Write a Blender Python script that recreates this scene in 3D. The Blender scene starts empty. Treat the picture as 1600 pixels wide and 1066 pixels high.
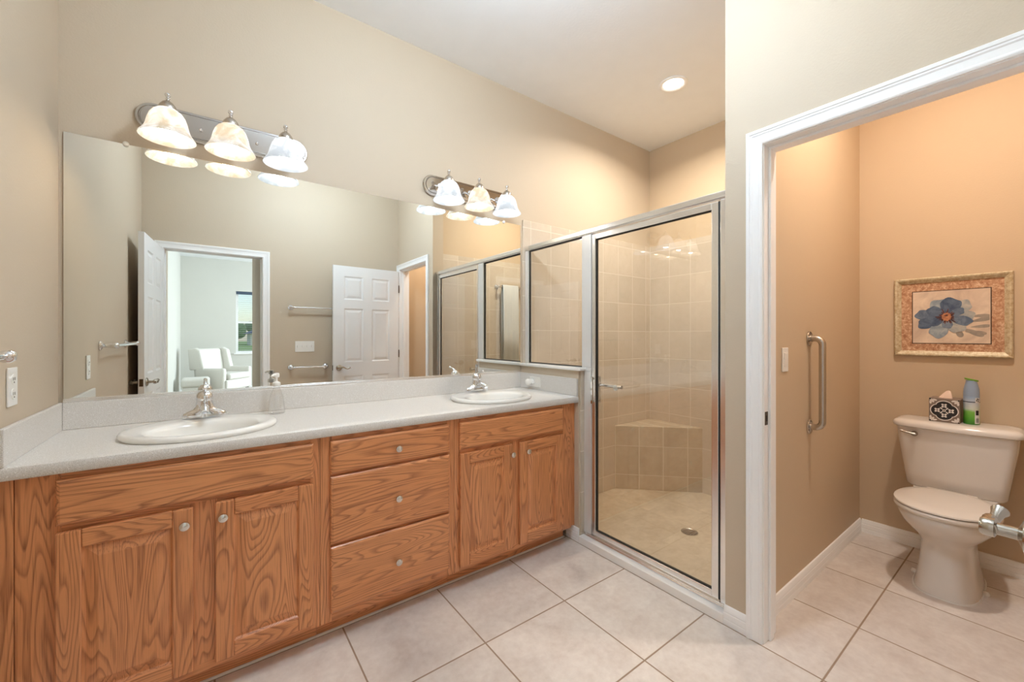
import bpy, bmesh, math, random
from mathutils import Vector, Matrix

S = bpy.context.scene
COL = S.collection
PI = math.pi
random.seed(7)

# ------------------------------------------------------------------ camera
cam_d = bpy.data.cameras.new('camera')
cam = bpy.data.objects.new('camera', cam_d)
COL.objects.link(cam)
cam_d.sensor_width = 36.0
cam_d.lens = 635.2 / 1600 * 36.0
cam_d.shift_y = -0.00475
cam_d.clip_start = 0.02
cam_d.clip_end = 400
cam.location = (0, 0, 1.29)
cam.rotation_euler = (PI / 2, 0, -math.radians(36.62))
S.camera = cam

# ------------------------------------------------------------------ view / world
S.view_settings.view_transform = 'Standard'
S.view_settings.look = 'None'
S.view_settings.exposure = 1.0
S.view_settings.gamma = 1.0
S.view_settings.use_curve_mapping = False
S.cycles.use_denoising = True
S.cycles.max_bounces = 14
S.cycles.diffuse_bounces = 8
S.cycles.glossy_bounces = 6
S.cycles.transmission_bounces = 8
S.cycles.transparent_max_bounces = 16
S.cycles.sample_clamp_indirect = 6.0
S.cycles.caustics_reflective = False
S.cycles.caustics_refractive = False

W = bpy.data.worlds.new('sky')
S.world = W
W.use_nodes = True
wn = W.node_tree
sky = wn.nodes.new('ShaderNodeTexSky')
sky.sky_type = 'NISHITA'
sky.sun_disc = False
sky.sun_elevation = math.radians(48)
sky.sun_rotation = math.radians(60)
wn.links.new(sky.outputs['Color'], wn.nodes['Background'].inputs['Color'])
wn.nodes['Background'].inputs['Strength'].default_value = 0.11


def light(name, kind, loc, energy, color=(1, 1, 1), rot=(0, 0, 0), **kw):
    d = bpy.data.lights.new(name, kind)
    d.energy = energy
    d.color = color
    for k, v in kw.items():
        setattr(d, k, v)
    o = bpy.data.objects.new(name, d)
    COL.objects.link(o)
    o.location = loc
    o.rotation_euler = rot
    return o


WARM = (1.0, 0.84, 0.66)
SOFT = (1.0, 0.88, 0.74)
COOL = (0.95, 0.975, 1.0)
# added fill light, shining into the bedroom through an invented side window
light('bedroom_fill_light', 'AREA', (4.72, -4.6, 1.5), 170, (0.86, 0.93, 1.0), (0, PI / 2, 0), shape='RECTANGLE', size=1.6, size_y=2.6)
# recessed ceiling downlights (each has a can fitting further down)
CANS = [('shower', 2.667, 1.65, 13.5, (1.0, 0.90, 0.77), 155), ('toilet', 2.45, 0.25, 11.5, (1.0, 0.88, 0.77), 165)]
for nm, x, y, e, c, spr in CANS:
    light('downlight_beam', 'AREA', (x, y, 3.085), e, c, (0, 0, 0), shape='DISK', size=0.13, spread=math.radians(spr))


# ------------------------------------------------------------------ materials
def lin(c):
    c = c / 255.0
    return c / 12.92 if c <= 0.04045 else ((c + 0.055) / 1.055) ** 2.4


def rgb(r, g, b):
    return (lin(r), lin(g), lin(b), 1)


class N:
    def __init__(self, name):
        self.m = bpy.data.materials.new(name)
        self.m.use_nodes = True
        self.t = self.m.node_tree
        self.p = self.t.nodes['Principled BSDF']
        self.out = self.t.nodes['Material Output']

    def new(self, kind, **kw):
        n = self.t.nodes.new('ShaderNode' + kind)
        for k, v in kw.items():
            setattr(n, k, v)
        return n

    def link(self, a, b):
        self.t.links.new(a, b)

    def val(self, s, x):
        if hasattr(x, 'is_linked'):
            self.link(x, s)
        else:
            s.default_value = x

    def math(self, op, a, b=0.0, c=0.0):
        n = self.new('Math', operation=op)
        self.val(n.inputs[0], a)
        self.val(n.inputs[1], b)
        self.val(n.inputs[2], c)
        return n.outputs[0]

    def mix(self, f, a, b):
        n = self.new('Mix', data_type='RGBA')
        self.val(n.inputs[0], f)
        self.val(n.inputs[6], a)
        self.val(n.inputs[7], b)
        return n.outputs[2]

    def coords(self, which='Object', scale=(1, 1, 1), rnd=0.0):
        tc = self.new('TexCoord').outputs[which]
        if rnd:
            oi = self.new('ObjectInfo').outputs['Random']
            v = self.new('VectorMath', operation='SCALE')
            v.inputs[0].default_value = (rnd, rnd * 1.7, rnd * 2.3)
            self.link(oi, v.inputs['Scale'])
            a = self.new('VectorMath', operation='ADD')
            self.link(tc, a.inputs[0])
            self.link(v.outputs[0], a.inputs[1])
            tc = a.outputs[0]
        mp = self.new('Mapping')
        mp.inputs['Scale'].default_value = scale
        self.link(tc, mp.inputs['Vector'])
        return mp.outputs[0]

    def noise(self, vec, scale, detail=3, rough=0.5, dist=0.0):
        n = self.new('TexNoise')
        self.link(vec, n.inputs['Vector'])
        n.inputs['Scale'].default_value = scale
        n.inputs['Detail'].default_value = detail
        n.inputs['Roughness'].default_value = rough
        n.inputs['Distortion'].default_value = dist
        return n.outputs[0]

    def ramp(self, f, stops, interp='LINEAR'):
        n = self.new('ValToRGB')
        e = n.color_ramp.elements
        n.color_ramp.interpolation = interp
        while len(e) < len(stops):
            e.new(0.5)
        for k, (p, c) in enumerate(stops):
            e[k].position = p
            e[k].color = c if len(c) == 4 else (*c, 1)
        self.link(f, n.inputs[0])
        return n.outputs[0]

    def bump(self, h, strength, dist=0.002):
        b = self.new('Bump')
        b.inputs['Strength'].default_value = strength
        b.inputs['Distance'].default_value = dist
        self.link(h, b.inputs['Height'])
        self.link(b.outputs[0], self.p.inputs['Normal'])

    def set(self, **kw):
        for k, v in kw.items():
            self.val(self.p.inputs[k.replace('_', ' ')], v)
        return self


def simple(name, c, rough=0.5, metal=0.0, var=0.04, vs=30, bump=0.0, bs=200, **kw):
    n = N(name)
    v = n.coords()
    f = n.noise(v, vs, 3)
    d = tuple(max(0, x * (1 - var * 2)) for x in c[:3]) + (1,)
    n.set(Base_Color=n.mix(f, d, tuple(min(1, x * (1 + var * 0.6)) for x in c[:3]) + (1,)), Roughness=rough, Metallic=metal, **kw)
    if bump:
        n.bump(n.noise(v, bs, 2), bump)
    return n.m


def wood(name, axis, warm=1.0):
    n = N(name)
    sc = [7.0, 7.0, 7.0]
    sc[axis] = 0.75
    v = n.coords('Object', tuple(sc), 9.0)
    base = n.noise(v, 1.0, 2.2, 0.45, 0.35)
    rings = n.math('FRACT', n.math('MULTIPLY', base, 36.0))
    ring = n.ramp(rings, [(0.0, (0.1, 0.1, 0.1)), (0.45, (0.12, 0.12, 0.12)), (0.84, (0.9, 0.9, 0.9)), (1.0, (0.05, 0.05, 0.05))])
    sc2 = [330.0, 330.0, 330.0]
    sc2[axis] = 9.0
    v2 = n.coords('Object', tuple(sc2), 9.0)
    pores = n.ramp(n.noise(v2, 1.0, 2.0), [(0.50, (0, 0, 0)), (0.68, (1, 1, 1))])
    sc3 = [2.2, 2.2, 2.2]
    sc3[axis] = 0.8
    broad = n.noise(n.coords('Object', tuple(sc3), 5.0), 1.0, 1.5)
    light_c = n.mix(broad, rgb(212, 138, 86), rgb(228, 161, 108))
    mid = n.mix(n.math('MULTIPLY', ring, 0.66), light_c, rgb(133, 71, 36))
    c = n.mix(n.math('MULTIPLY', pores, n.math('MULTIPLY_ADD', ring, 0.4, 0.22)), mid, rgb(104, 52, 26))
    n.set(Base_Color=c, Roughness=0.36)
    n.p.inputs['Coat Weight'].default_value = 0.25
    n.p.inputs['Coat Roughness'].default_value = 0.22
    n.bump(n.math('SUBTRACT', 1.0, pores), 0.06, 0.0006)
    return n.m


def tile(name, ax, pitch, off, grout_w, tile_a, tile_b, grout, rough, msc=9.0, bump=0.35, running=False):
    """square-set tile; ax = the two world axes it is laid along"""
    n = N(name)
    tc = n.new('TexCoord').outputs['Object']
    sep = n.new('SeparateXYZ')
    n.link(tc, sep.inputs[0])
    ed, cells = [], []
    for k in range(2):
        q = n.math('DIVIDE', n.math('SUBTRACT', sep.outputs[ax[k]], off[k]), pitch[k])
        fr = n.math('FRACT', q)
        dd = n.math('MULTIPLY', n.math('MINIMUM', fr, n.math('SUBTRACT', 1.0, fr)), pitch[k])
        ed.append(dd)
        cells.append(n.math('FLOOR', q))
    dmin = n.math('MINIMUM', ed[0], ed[1])
    g = n.new('MapRange')
    n.link(dmin, g.inputs[0])
    g.inputs[1].default_value = grout_w * 0.35
    g.inputs[2].default_value = grout_w * 0.65
    comb = n.new('CombineXYZ')
    n.link(cells[0], comb.inputs[0])
    n.link(cells[1], comb.inputs[1])
    wn_ = n.new('TexWhiteNoise')
    n.link(comb.outputs[0], wn_.inputs['Vector'])
    sh = n.new('VectorMath', operation='SCALE')
    n.link(comb.outputs[0], sh.inputs[0])
    sh.inputs['Scale'].default_value = 3.7
    ad = n.new('VectorMath', operation='ADD')
    n.link(tc, ad.inputs[0])
    n.link(sh.outputs[0], ad.inputs[1])
    m1 = n.noise(ad.outputs[0], msc, 7, 0.62, 0.4)
    m2 = n.noise(ad.outputs[0], msc * 5, 4, 0.6)
    f = n.math('MULTIPLY_ADD', m2, 0.45, n.math('MULTIPLY', m1, 0.75))
    f = n.ramp(f, [(0.42, (0, 0, 0)), (0.78, (1, 1, 1))])
    c = n.mix(f, tile_a, tile_b)
    hv = n.math('MULTIPLY_ADD', wn_.outputs[0], 0.10, 0.95)
    hs = n.new('HueSaturation')
    n.link(c, hs.inputs['Color'])
    n.link(hv, hs.inputs['Value'])
    n.set(Base_Color=n.mix(g.outputs[0], grout, hs.outputs[0]))
    rr = n.new('MapRange')
    n.link(g.outputs[0], rr.inputs[0])
    rr.inputs[3].default_value = 0.85
    rr.inputs[4].default_value = rough
    n.link(rr.outputs[0], n.p.inputs['Roughness'])
    n.bump(g.outputs[0], bump, 0.0015)
    return n.m


def glow(name, c, strength):
    n = N(name)
    v = n.noise(n.coords(), 40, 2)
    n.set(Base_Color=c, Emission_Color=n.mix(n.math('MULTIPLY', v, 0.2), c, (1, 1, 1, 1)), Emission_Strength=strength, Roughness=0.4)
    return n.m


def pane_mat(name, tint, base=0.035, rough=0.0):
    """thin sheet glass: clear straight through, mirror-like towards grazing angles"""
    n = N(name)
    lw = n.new('LayerWeight')
    lw.inputs['Blend'].default_value = 0.5
    fz = n.math('POWER', lw.outputs['Facing'], 4.5)
    fac = n.math('MULTIPLY_ADD', fz, 0.75, base)
    tr = n.new('BsdfTransparent')
    tr.inputs['Color'].default_value = tint
    gl = n.new('BsdfGlossy')
    gl.inputs['Roughness'].default_value = rough
    mx = n.new('MixShader')
    n.link(fac, mx.inputs[0])
    n.link(tr.outputs[0], mx.inputs[1])
    n.link(gl.outputs[0], mx.inputs[2])
    n.link(mx.outputs[0], n.out.inputs['Surface'])
    return n.m


M = {}
PAINT = rgb(199, 184, 163)
M['paint'] = simple('wall_paint_tan', PAINT, 0.62, var=0.015, vs=3, bump=0.22, bs=130)
M['paint_warm_lit'] = simple('wall_paint_tan_warm_lit', rgb(204, 183, 155), 0.62, var=0.015, vs=3, bump=0.22, bs=130)  # same tan paint, with the warm lamplight put into its colour
M['paint_bed'] = simple('wall_paint_bedroom', rgb(213, 213, 207), 0.65, var=0.015, vs=3, bump=0.15, bs=150)
M['ceil'] = simple('ceiling_paint', rgb(240, 243, 247), 0.8, var=0.02, vs=8, bump=0.35, bs=70)
M['trim'] = simple('white_trim_paint', rgb(246, 247, 248), 0.32, var=0.01)
M['door'] = simple('white_door_paint', rgb(238, 239, 240), 0.30, var=0.01)
M['floor'] = tile('floor_tile', (0, 1), (0.4576, 0.4548), (0.472, 0.528), 0.0065, rgb(203, 192, 184), rgb(225, 218, 211), rgb(150, 128, 108), 0.34, 7.0)
M['tile_xz'] = tile('shower_tile_side', (0, 2), (0.205, 0.257), (1.952, 1.078), 0.005, rgb(204, 191, 173), rgb(214, 202, 186), rgb(222, 213, 199), 0.25, 5.0)
M['tile_yz'] = tile('shower_tile_back', (1, 2), (0.207, 0.257), (1.970, 1.078), 0.005, rgb(204, 191, 173), rgb(214, 202, 186), rgb(222, 213, 199), 0.25, 5.0)
M['tile_seat'] = tile('shower_tile_bench', (0, 2), (0.146, 0.257), (2.93, 0.307), 0.005, rgb(190, 174, 152), rgb(204, 190, 168), rgb(216, 204, 184), 0.25, 5.0)
M['tile_floor'] = tile('shower_floor_tile', (0, 1), (0.33, 0.33), (2.1, 0.93), 0.004, rgb(186, 168, 142), rgb(214, 200, 176), rgb(200, 184, 160), 0.3, 6.0, bump=0.15)
M['oakv'] = wood('oak_vertical_grain', 2)
M['oakh'] = wood('oak_horizontal_grain', 0)
M['dark_oak'] = simple('toe_kick_oak', rgb(120, 70, 40), 0.5, var=0.1)
M['counter'] = None
n = N('solid_surface_speckle')
v = n.coords()
sp = n.ramp(n.noise(v, 420, 1), [(0.36, (0, 0, 0)), (0.5, (1, 1, 1))])
sp2 = n.ramp(n.noise(v, 260, 1), [(0.62, (0, 0, 0)), (0.72, (1, 1, 1))])
n.set(Base_Color=n.mix(sp2, n.mix(sp, rgb(198, 194, 188), rgb(222, 219, 215)), rgb(238, 237, 236)), Roughness=0.32)
M['counter'] = n.m
M['porcelain'] = simple('white_porcelain', rgb(238, 237, 233), 0.12, var=0.005)
M['bone'] = simple('bone_porcelain', rgb(220, 214, 207), 0.13, var=0.005)
M['bone_seat'] = simple('bone_plastic', rgb(220, 213, 204), 0.22, var=0.005)
M['chrome'] = simple('polished_chrome', (0.82, 0.83, 0.85, 1), 0.06, 1.0, var=0.02)
M['plate'] = simple('polished_nickel_plate', (0.56, 0.53, 0.50, 1), 0.12, 1.0, var=0.03)
M['alu'] = simple('bright_aluminium', (0.92, 0.915, 0.91, 1), 0.24, 1.0, var=0.02)
M['alu_white'] = simple('satin_aluminium', rgb(234, 234, 233), 0.32, 0.35, var=0.02)
M['nickel'] = simple('brushed_nickel', (0.58, 0.53, 0.47, 1), 0.26, 1.0, var=0.08, vs=200)
M['knob'] = simple('satin_nickel_knob', (0.78, 0.75, 0.71, 1), 0.24, 1.0, var=0.05)
M['bronze'] = simple('dark_hardware', rgb(92, 76, 58), 0.32, 0.9, var=0.1)
M['pewter'] = simple('aged_nickel_lever', (0.50, 0.46, 0.40, 1), 0.22, 1.0, var=0.06)
M['gasket'] = simple('black_gasket', rgb(32, 30, 28), 0.6, var=0.05)
M['white_plastic'] = simple('white_plastic', rgb(238, 237, 233), 0.3, var=0.01)
M['slot'] = simple('socket_slot', rgb(60, 58, 55), 0.5)
M['marble'] = simple('white_marble_sill', rgb(245, 244, 242), 0.2, var=0.02, vs=6)
M['caulk'] = simple('white_caulk', rgb(225, 222, 216), 0.5)
M['carpet'] = simple('bedroom_carpet', rgb(176, 164, 146), 0.95, var=0.15, vs=200, bump=0.4, bs=300)
M['fabric'] = simple('pale_upholstery', rgb(226, 224, 218), 0.85, var=0.04, vs=60, bump=0.2, bs=400)
M['dark_wood'] = simple('dark_turned_wood', rgb(52, 38, 30), 0.35, var=0.15)
M['grass'] = simple('lawn', rgb(178, 206, 110), 0.9, var=0.25, vs=2)
M['leaf'] = simple('foliage', rgb(110, 146, 92), 0.85, var=0.35, vs=6)
M['roof'] = simple('roof_shingle', rgb(92, 104, 120), 0.8, var=0.1)
M['stucco'] = simple('stucco', rgb(222, 214, 200), 0.8, var=0.05)
M['towel'] = simple('pale_blue_towel', rgb(234, 241, 246), 0.9, var=0.06, vs=60, bump=0.4, bs=500)
M['glass'] = pane_mat('shower_glass', (0.96, 0.955, 0.935, 1), 0.09)
M['win_glass'] = pane_mat('window_glass', (0.97, 0.98, 0.98, 1))
nm_ = N('silvered_mirror')
nm_.set(Base_Color=nm_.mix(nm_.noise(nm_.coords(), 2, 1), (0.86, 0.885, 0.865, 1), (0.87, 0.89, 0.87, 1)), Metallic=1.0, Roughness=0.0)
M['mirror'] = nm_.m
M['clear'] = pane_mat('clear_bottle_glass', (0.985, 0.985, 0.98, 1), 0.13, 0.08)


def shade_mat(name, c, e):
    n = N(name)
    sw = n.noise(n.coords(), 14, 5, 0.6, 1.2)
    cc = n.mix(n.ramp(sw, [(0.4, (0, 0, 0)), (0.65, (1, 1, 1))]), tuple(x * .25 for x in c[:3]) + (1,), (.34, .34, .34, 1))
    tl = n.new('BsdfTranslucent')
    n.link(cc, tl.inputs['Color'])
    df = n.new('BsdfPrincipled')
    n.link(cc, df.inputs['Base Color'])
    df.inputs['Roughness'].default_value = 0.25
    n.link(cc, df.inputs['Emission Color'])
    df.inputs['Emission Strength'].default_value = e
    mx = n.new('MixShader')
    mx.inputs[0].default_value = 0.5
    n.link(tl.outputs[0], mx.inputs[1])
    n.link(df.outputs[0], mx.inputs[2])
    n.link(mx.outputs[0], n.out.inputs['Surface'])
    return n.m


M['shade_w'] = shade_mat('alabaster_shade_warm', (1.0, 0.88, 0.70, 1), 1.9)
M['shade_c'] = shade_mat('alabaster_shade_cool', (0.90, 0.95, 1.0, 1), 1.9)
M['bulb_w'] = glow('lit_bulb_warm', (1.0, 0.78, 0.50, 1), 36.0)
M['bulb_c'] = glow('lit_bulb_cool', (0.94, 0.97, 1.0, 1), 25.0)
GX, GY = 0.84, 1.0
M['globe'] = glow('fill_globe_glow', (0.72, 0.87, 1.0, 1), 46.0)  # emission of the added fill globe
M['can_glow'] = glow('downlight_lamp', (1.0, 0.94, 0.78, 1), 3.0)


# ------------------------------------------------------------------ mesh builder
class B:
    def __init__(self):
        self.bm = bmesh.new()
        self.mi = 0

    def face(self, vs, mi=None):
        try:
            f = self.bm.faces.new(vs)
            f.material_index = self.mi if mi is None else mi
            return f
        except ValueError:
            return None

    def box(self, x0, x1, y0, y1, z0, z1, mi=None):
        v = [self.bm.verts.new((x, y, z)) for x in (x0, x1) for y in (y0, y1) for z in (z0, z1)]
        for q in ((0, 1, 3, 2), (4, 6, 7, 5), (0, 4, 5, 1), (2, 3, 7, 6), (0, 2, 6, 4), (1, 5, 7, 3)):
            self.face([v[k] for k in q], mi)
        return self

    def loft(self, rings, closed=True, cap0=True, cap1=True, mi=None):
        rv = [[self.bm.verts.new(p) for p in r] for r in rings]
        n = len(rv[0])
        for a, b in zip(rv, rv[1:]):
            for k in range(n if closed else n - 1):
                k2 = (k + 1) % n
                self.face([a[k], a[k2], b[k2], b[k]], mi)
        if cap0:
            self.face(list(reversed(rv[0])), mi)
        if cap1:
            self.face(rv[-1], mi)
        return self

    def lathe(self, prof, c=(0, 0, 0), seg=32, axis='Z', mi=None, cap=True, sx=1.0, sy=1.0):
        rings = []
        for r, h in prof:
            ring = []
            for k in range(seg):
                a = 2 * PI * k / seg
                p, q = r * math.cos(a) * sx, r * math.sin(a) * sy
                if axis == 'Z':
                    ring.append((c[0] + p, c[1] + q, c[2] + h))
                elif axis == 'X':
                    ring.append((c[0] + h, c[1] + p, c[2] + q))
                else:
                    ring.append((c[0] + q, c[1] + h, c[2] + p))
            rings.append(ring)
        return self.loft(rings, True, cap, cap, mi)

    def tube(self, pts, r, seg=14, mi=None, cap=True):
        pts = [Vector(p) for p in pts]
        rs = r if isinstance(r, (list, tuple)) else [r] * len(pts)
        rings = []
        t0 = (pts[1] - pts[0]).normalized()
        up = Vector((0, 0, 1)) if abs(t0.z) < 0.9 else Vector((1, 0, 0))
        nrm = (up - t0 * up.dot(t0)).normalized()
        for k, p in enumerate(pts):
            if k == 0:
                t = pts[1] - pts[0]
            elif k == len(pts) - 1:
                t = pts[-1] - pts[-2]
            else:
                t = (pts[k + 1] - pts[k]).normalized() + (pts[k] - pts[k - 1]).normalized()
            t.normalize()
            nrm = (nrm - t * nrm.dot(t)).normalized()
            bi = t.cross(nrm)
            rings.append([p + (nrm * math.cos(2 * PI * j / seg) + bi * math.sin(2 * PI * j / seg)) * rs[k] for j in range(seg)])
        return self.loft(rings, True, cap, cap, mi)

    def prism(self, poly, plane, d0, d1, mi=None):
        """poly in 2d; plane 'XZ' extrudes along Y, 'YZ' along X, 'XY' along Z"""
        def P(a, b, d):
            return {'XZ': (a, d, b), 'YZ': (d, a, b), 'XY': (a, b, d)}[plane]
        return self.loft([[P(a, b, d0) for a, b in poly], [P(a, b, d1) for a, b in poly]], mi=mi)

    def ball(self, c, r, seg=16, mi=None, sz=1.0):
        return self.lathe([(r * math.sin(PI * k / 10) + 1e-5, -r * sz * math.cos(PI * k / 10)) for k in range(11)], c, seg, mi=mi)

    def nested(self, rects, P, mi=None, fill=True):
        """rects: list of (a0,a1,b0,b1,depth) nested rectangles joined by bands; P maps (a,b,depth)->point"""
        rv = []
        for a0, a1, b0, b1, d in rects:
            rv.append([self.bm.verts.new(P(a, b, d)) for a, b in ((a0, b0), (a1, b0), (a1, b1), (a0, b1))])
        for p, q in zip(rv, rv[1:]):
            for k in range(4):
                self.face([p[k], p[(k + 1) % 4], q[(k + 1) % 4], q[k]], mi)
        if fill:
            self.face(rv[-1], mi)
        return self


ORG = {}


def finish(name, b, mats, parent=None, bevel=0.0, smooth=None, local=False, segs=2, weld=False):
    bm = b.bm
    if weld:
        bmesh.ops.remove_doubles(bm, verts=bm.verts, dist=1e-5)
    bmesh.ops.recalc_face_normals(bm, faces=bm.faces)
    if parent is not None and not local:
        bmesh.ops.translate(bm, verts=bm.verts, vec=-ORG[parent.name])
    me = bpy.data.meshes.new(name)
    bm.to_mesh(me)
    bm.free()
    for m in (mats if isinstance(mats, (list, tuple)) else [mats]):
        me.materials.append(m)
    o = bpy.data.objects.new(name, me)
    COL.objects.link(o)
    if parent is not None:
        o.parent = parent
        ORG[o.name] = ORG[parent.name]
    else:
        ORG[o.name] = Vector((0, 0, 0))
    if bevel:
        md = o.modifiers.new('bevel', 'BEVEL')
        md.width = bevel
        md.segments = segs
        md.limit_method = 'ANGLE'
        md.angle_limit = math.radians(35)
        md.harden_normals = False
    if smooth is not None:
        me.polygons.foreach_set('use_smooth', [True] * len(me.polygons))
        me.set_sharp_from_angle(angle=math.radians(smooth))
    return o


def tag(o, label, cat, group=None, kind=None):
    o['label'] = label
    o['category'] = cat
    if group:
        o['group'] = group
    if kind:
        o['kind'] = kind
    return o


def thing(name, label, cat, loc=(0, 0, 0), group=None, rz=0.0, kind=None):
    o = bpy.data.objects.new(name, None)
    o.empty_display_size = 0.05
    COL.objects.link(o)
    o.location = loc
    o.rotation_euler = (0, 0, rz)
    ORG[o.name] = Vector(loc)
    return tag(o, label, cat, group, kind)


def struct(name, b, mats, label, cat, bevel=0.0, smooth=None):
    o = finish(name, b, mats, None, bevel, smooth)
    return tag(o, label, cat, None, 'structure')


# ------------------------------------------------------------------ dimensions
XL, XR, YW, YO, ZC = -0.488, 1.86, 2.395, -0.09, 3.1
XB = 3.463                  # back wall of shower and toilet room
ZS = -0.08                  # shower floor
ZD = 2.09                   # door openings

# ------------------------------------------------------------------ room shell
struct('floor', B().box(-0.62, 1.985, -0.21, 2.5, -0.12, 0).box(1.985, 3.6, -0.4, 0.84, -0.12, 0), M['floor'],
       'beige square ceramic tile floor of the bathroom and toilet room', 'floor')
struct('floor_shower', B().box(1.96, 3.6, 0.88, 2.5, -0.16, ZS), M['tile_floor'], 'sunken beige floor inside the shower', 'floor')
struct('floor_bedroom', B().box(-0.7, 4.6, -7.2, -0.21, -0.12, 0.0), M['carpet'], 'carpeted bedroom floor seen in the mirror', 'floor')
struct('ceiling', B().box(-0.62, 3.6, -0.4, 2.5, ZC, ZC + 0.12), M['ceil'], 'white textured bathroom ceiling', 'ceiling')
struct('ceiling_bedroom', B().box(-0.7, 4.6, -7.2, -0.4, ZC, ZC + 0.12), M['ceil'], 'white bedroom ceiling seen in the mirror', 'ceiling')
struct('wall_vanity', B().box(-0.62, 3.6, YW, 2.52, -0.12, ZC), M['paint'], 'long tan wall behind the mirror and vanity', 'wall')
struct('wall_left', B().box(-0.62, XL, -0.21, YW, -0.12, ZC), M['paint'], 'tan wall at the left end of the vanity', 'wall')
b = B().box(XL, -0.35, -0.21, YO, 0, ZC).box(0.445, XR, -0.21, YO, 0, ZC).box(-0.35, 0.445, -0.21, YO, ZD + 0.015, ZC)
struct('wall_entry', b, M['paint'], 'tan wall with the bedroom doorway seen in the mirror', 'wall')
b = B().box(XR, 1.98, -0.21, -0.035, 0, ZC).box(XR, 1.98, 0.75, 0.895, 0, ZC).box(XR, 1.98, -0.035, 0.75, ZD + 0.015, ZC)
struct('wall_right', b, M['paint'], 'tan wall around the toilet room doorway', 'wall')
struct('wall_partition', B().box(1.98, XB, 0.79, 0.887, -0.12, ZC), M['paint_warm_lit'], 'tan partition wall carrying the grab bar', 'wall')
struct('wall_back', B().box(XB, 3.6, -0.4, 2.5, -0.12, ZC), M['paint_warm_lit'], 'tan wall behind the toilet and shower', 'wall')
struct('wall_toilet', B().box(1.98, XB, -0.4, -0.14, -0.12, ZC), M['paint_warm_lit'], 'tan side wall of the toilet room', 'wall')
struct('wall_knee', B().box(XR, 1.985, 1.80, YW, -0.12, 1.072), M['paint'], 'half-height wall between vanity and shower', 'wall')
# shower tiling
struct('wall_shower_side', B().box(1.876, XB, 2.387, YW, 1.08, 2.16).box(1.985, XB, 2.387, YW, ZS, 1.08), M['tile_xz'], 'beige tiles on the vanity-side wall of the shower', 'wall tiles', bevel=0.003)
struct('wall_shower_back', B().box(XB - 0.008, XB, 0.895, 2.387, ZS, 2.16), M['tile_yz'], 'beige tiles on the back wall of the shower', 'wall tiles')
struct('wall_shower_right', B().box(1.98, XB - 0.008, 0.887, 0.895, ZS, 2.16), M['tile_xz'], 'beige tiles on the right wall of the shower', 'wall tiles')
struct('trim_knee_tile', B().box(1.874, 1.993, 1.792, 1.80, 0, 1.072).box(1.985, 1.993, 1.80, 2.387, ZS, 1.072), M['tile_yz'], 'narrow beige tile strip on the end of the half wall', 'wall tiles')
struct('trim_ledge', B().box(1.843, 2.002, 1.775, 2.39, 1.072, 1.092), M['marble'], 'white ledge capping the half wall', 'ledge', bevel=0.006)
struct('trim_curb', B().box(1.846, 1.99, 0.897, 1.792, ZS, 0.043), M['marble'], 'white curb under the shower door', 'curb', bevel=0.004)
# bench: triangular corner seat
b = B().prism([(2.925, 2.387), (XB - 0.008, 2.387), (XB - 0.008, 1.857)], 'XY', ZS, 0.485)
struct('trim_bench', b, M['tile_seat'], 'tiled triangular corner seat in the shower', 'bench', bevel=0.004)
# bedroom shell
b = B().box(-0.62, -0.45, -2.3, -0.21, 0, ZC).box(0.50, 0.62, -2.3, -0.21, 0, ZC)
struct('wall_hall', b, M['paint'], 'tan passage walls between bathroom and bedroom', 'wall')
struct('wall_bedroom_left', B().box(-0.7, -0.53, -7.0, -2.3, 0, ZC), M['paint_bed'], 'pale left wall of the bedroom', 'wall')
b = B().box(-0.7, 0.5, -7.15, -7.0, 0, ZC).box(1.45, 4.6, -7.15, -7.0, 0, ZC).box(0.5, 1.45, -7.15, -7.0, 0, 0.88).box(0.5, 1.45, -7.15, -7.0, 2.37, ZC)
struct('wall_bedroom_far', b, M['paint_bed'], 'pale far bedroom wall with a window', 'wall')
struct('wall_bedroom_right', B().box(4.45, 4.6, -7.0, -5.9, 0, ZC).box(4.45, 4.6, -3.3, -2.3, 0, ZC).box(4.45, 4.6, -5.9, -3.3, 0, .7).box(4.45, 4.6, -5.9, -3.3, 2.3, ZC), M['paint_bed'], 'pale right wall of the bedroom', 'wall')  # opening made for the added fill window
struct('wall_bedroom_near', B().box(0.62, 4.45, -2.42, -2.3, 0, ZC), M['paint_bed'], 'pale bedroom wall beside the passage', 'wall')


# ------------------------------------------------------------------ trims
CAS = [(0.004, 0.0), (0.004, 0.009), (0.010, 0.012), (0.014, 0.012), (0.019, 0.009), (0.040, 0.011), (0.045, 0.014),
       (0.050, 0.014), (0.053, 0.017), (0.064, 0.017), (0.067, 0.013), (0.067, 0.0)]


def casing(name, a0, a1, zt, mapf, label, legs=(True, True)):
    b = B()
    rings = []
    for st in range(4):
        ring = []
        for o_, t in CAS:
            a, z = [(a0 - o_, 0.0), (a0 - o_, zt + o_), (a1 + o_, zt + o_), (a1 + o_, 0.0)][st]
            ring.append(mapf(a, t, z))
        rings.append(ring)
    b.loft(rings, True)
    return struct(name, b, M['trim'], label, 'door trim', smooth=25)


casing('trim_1', -0.02, 0.735, ZD, lambda a, t, z: (XR - t, a, z), 'white moulded casing around the toilet room doorway')
casing('trim_2', -0.335, 0.43, ZD, lambda a, t, z: (a, YO + t, z), 'white casing around the bedroom doorway seen in the mirror')
casing('trim_3', -0.335, 0.43, ZD, lambda a, t, z: (a, -0.21 - t, z), 'white casing on the bedroom side of the doorway')
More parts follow.
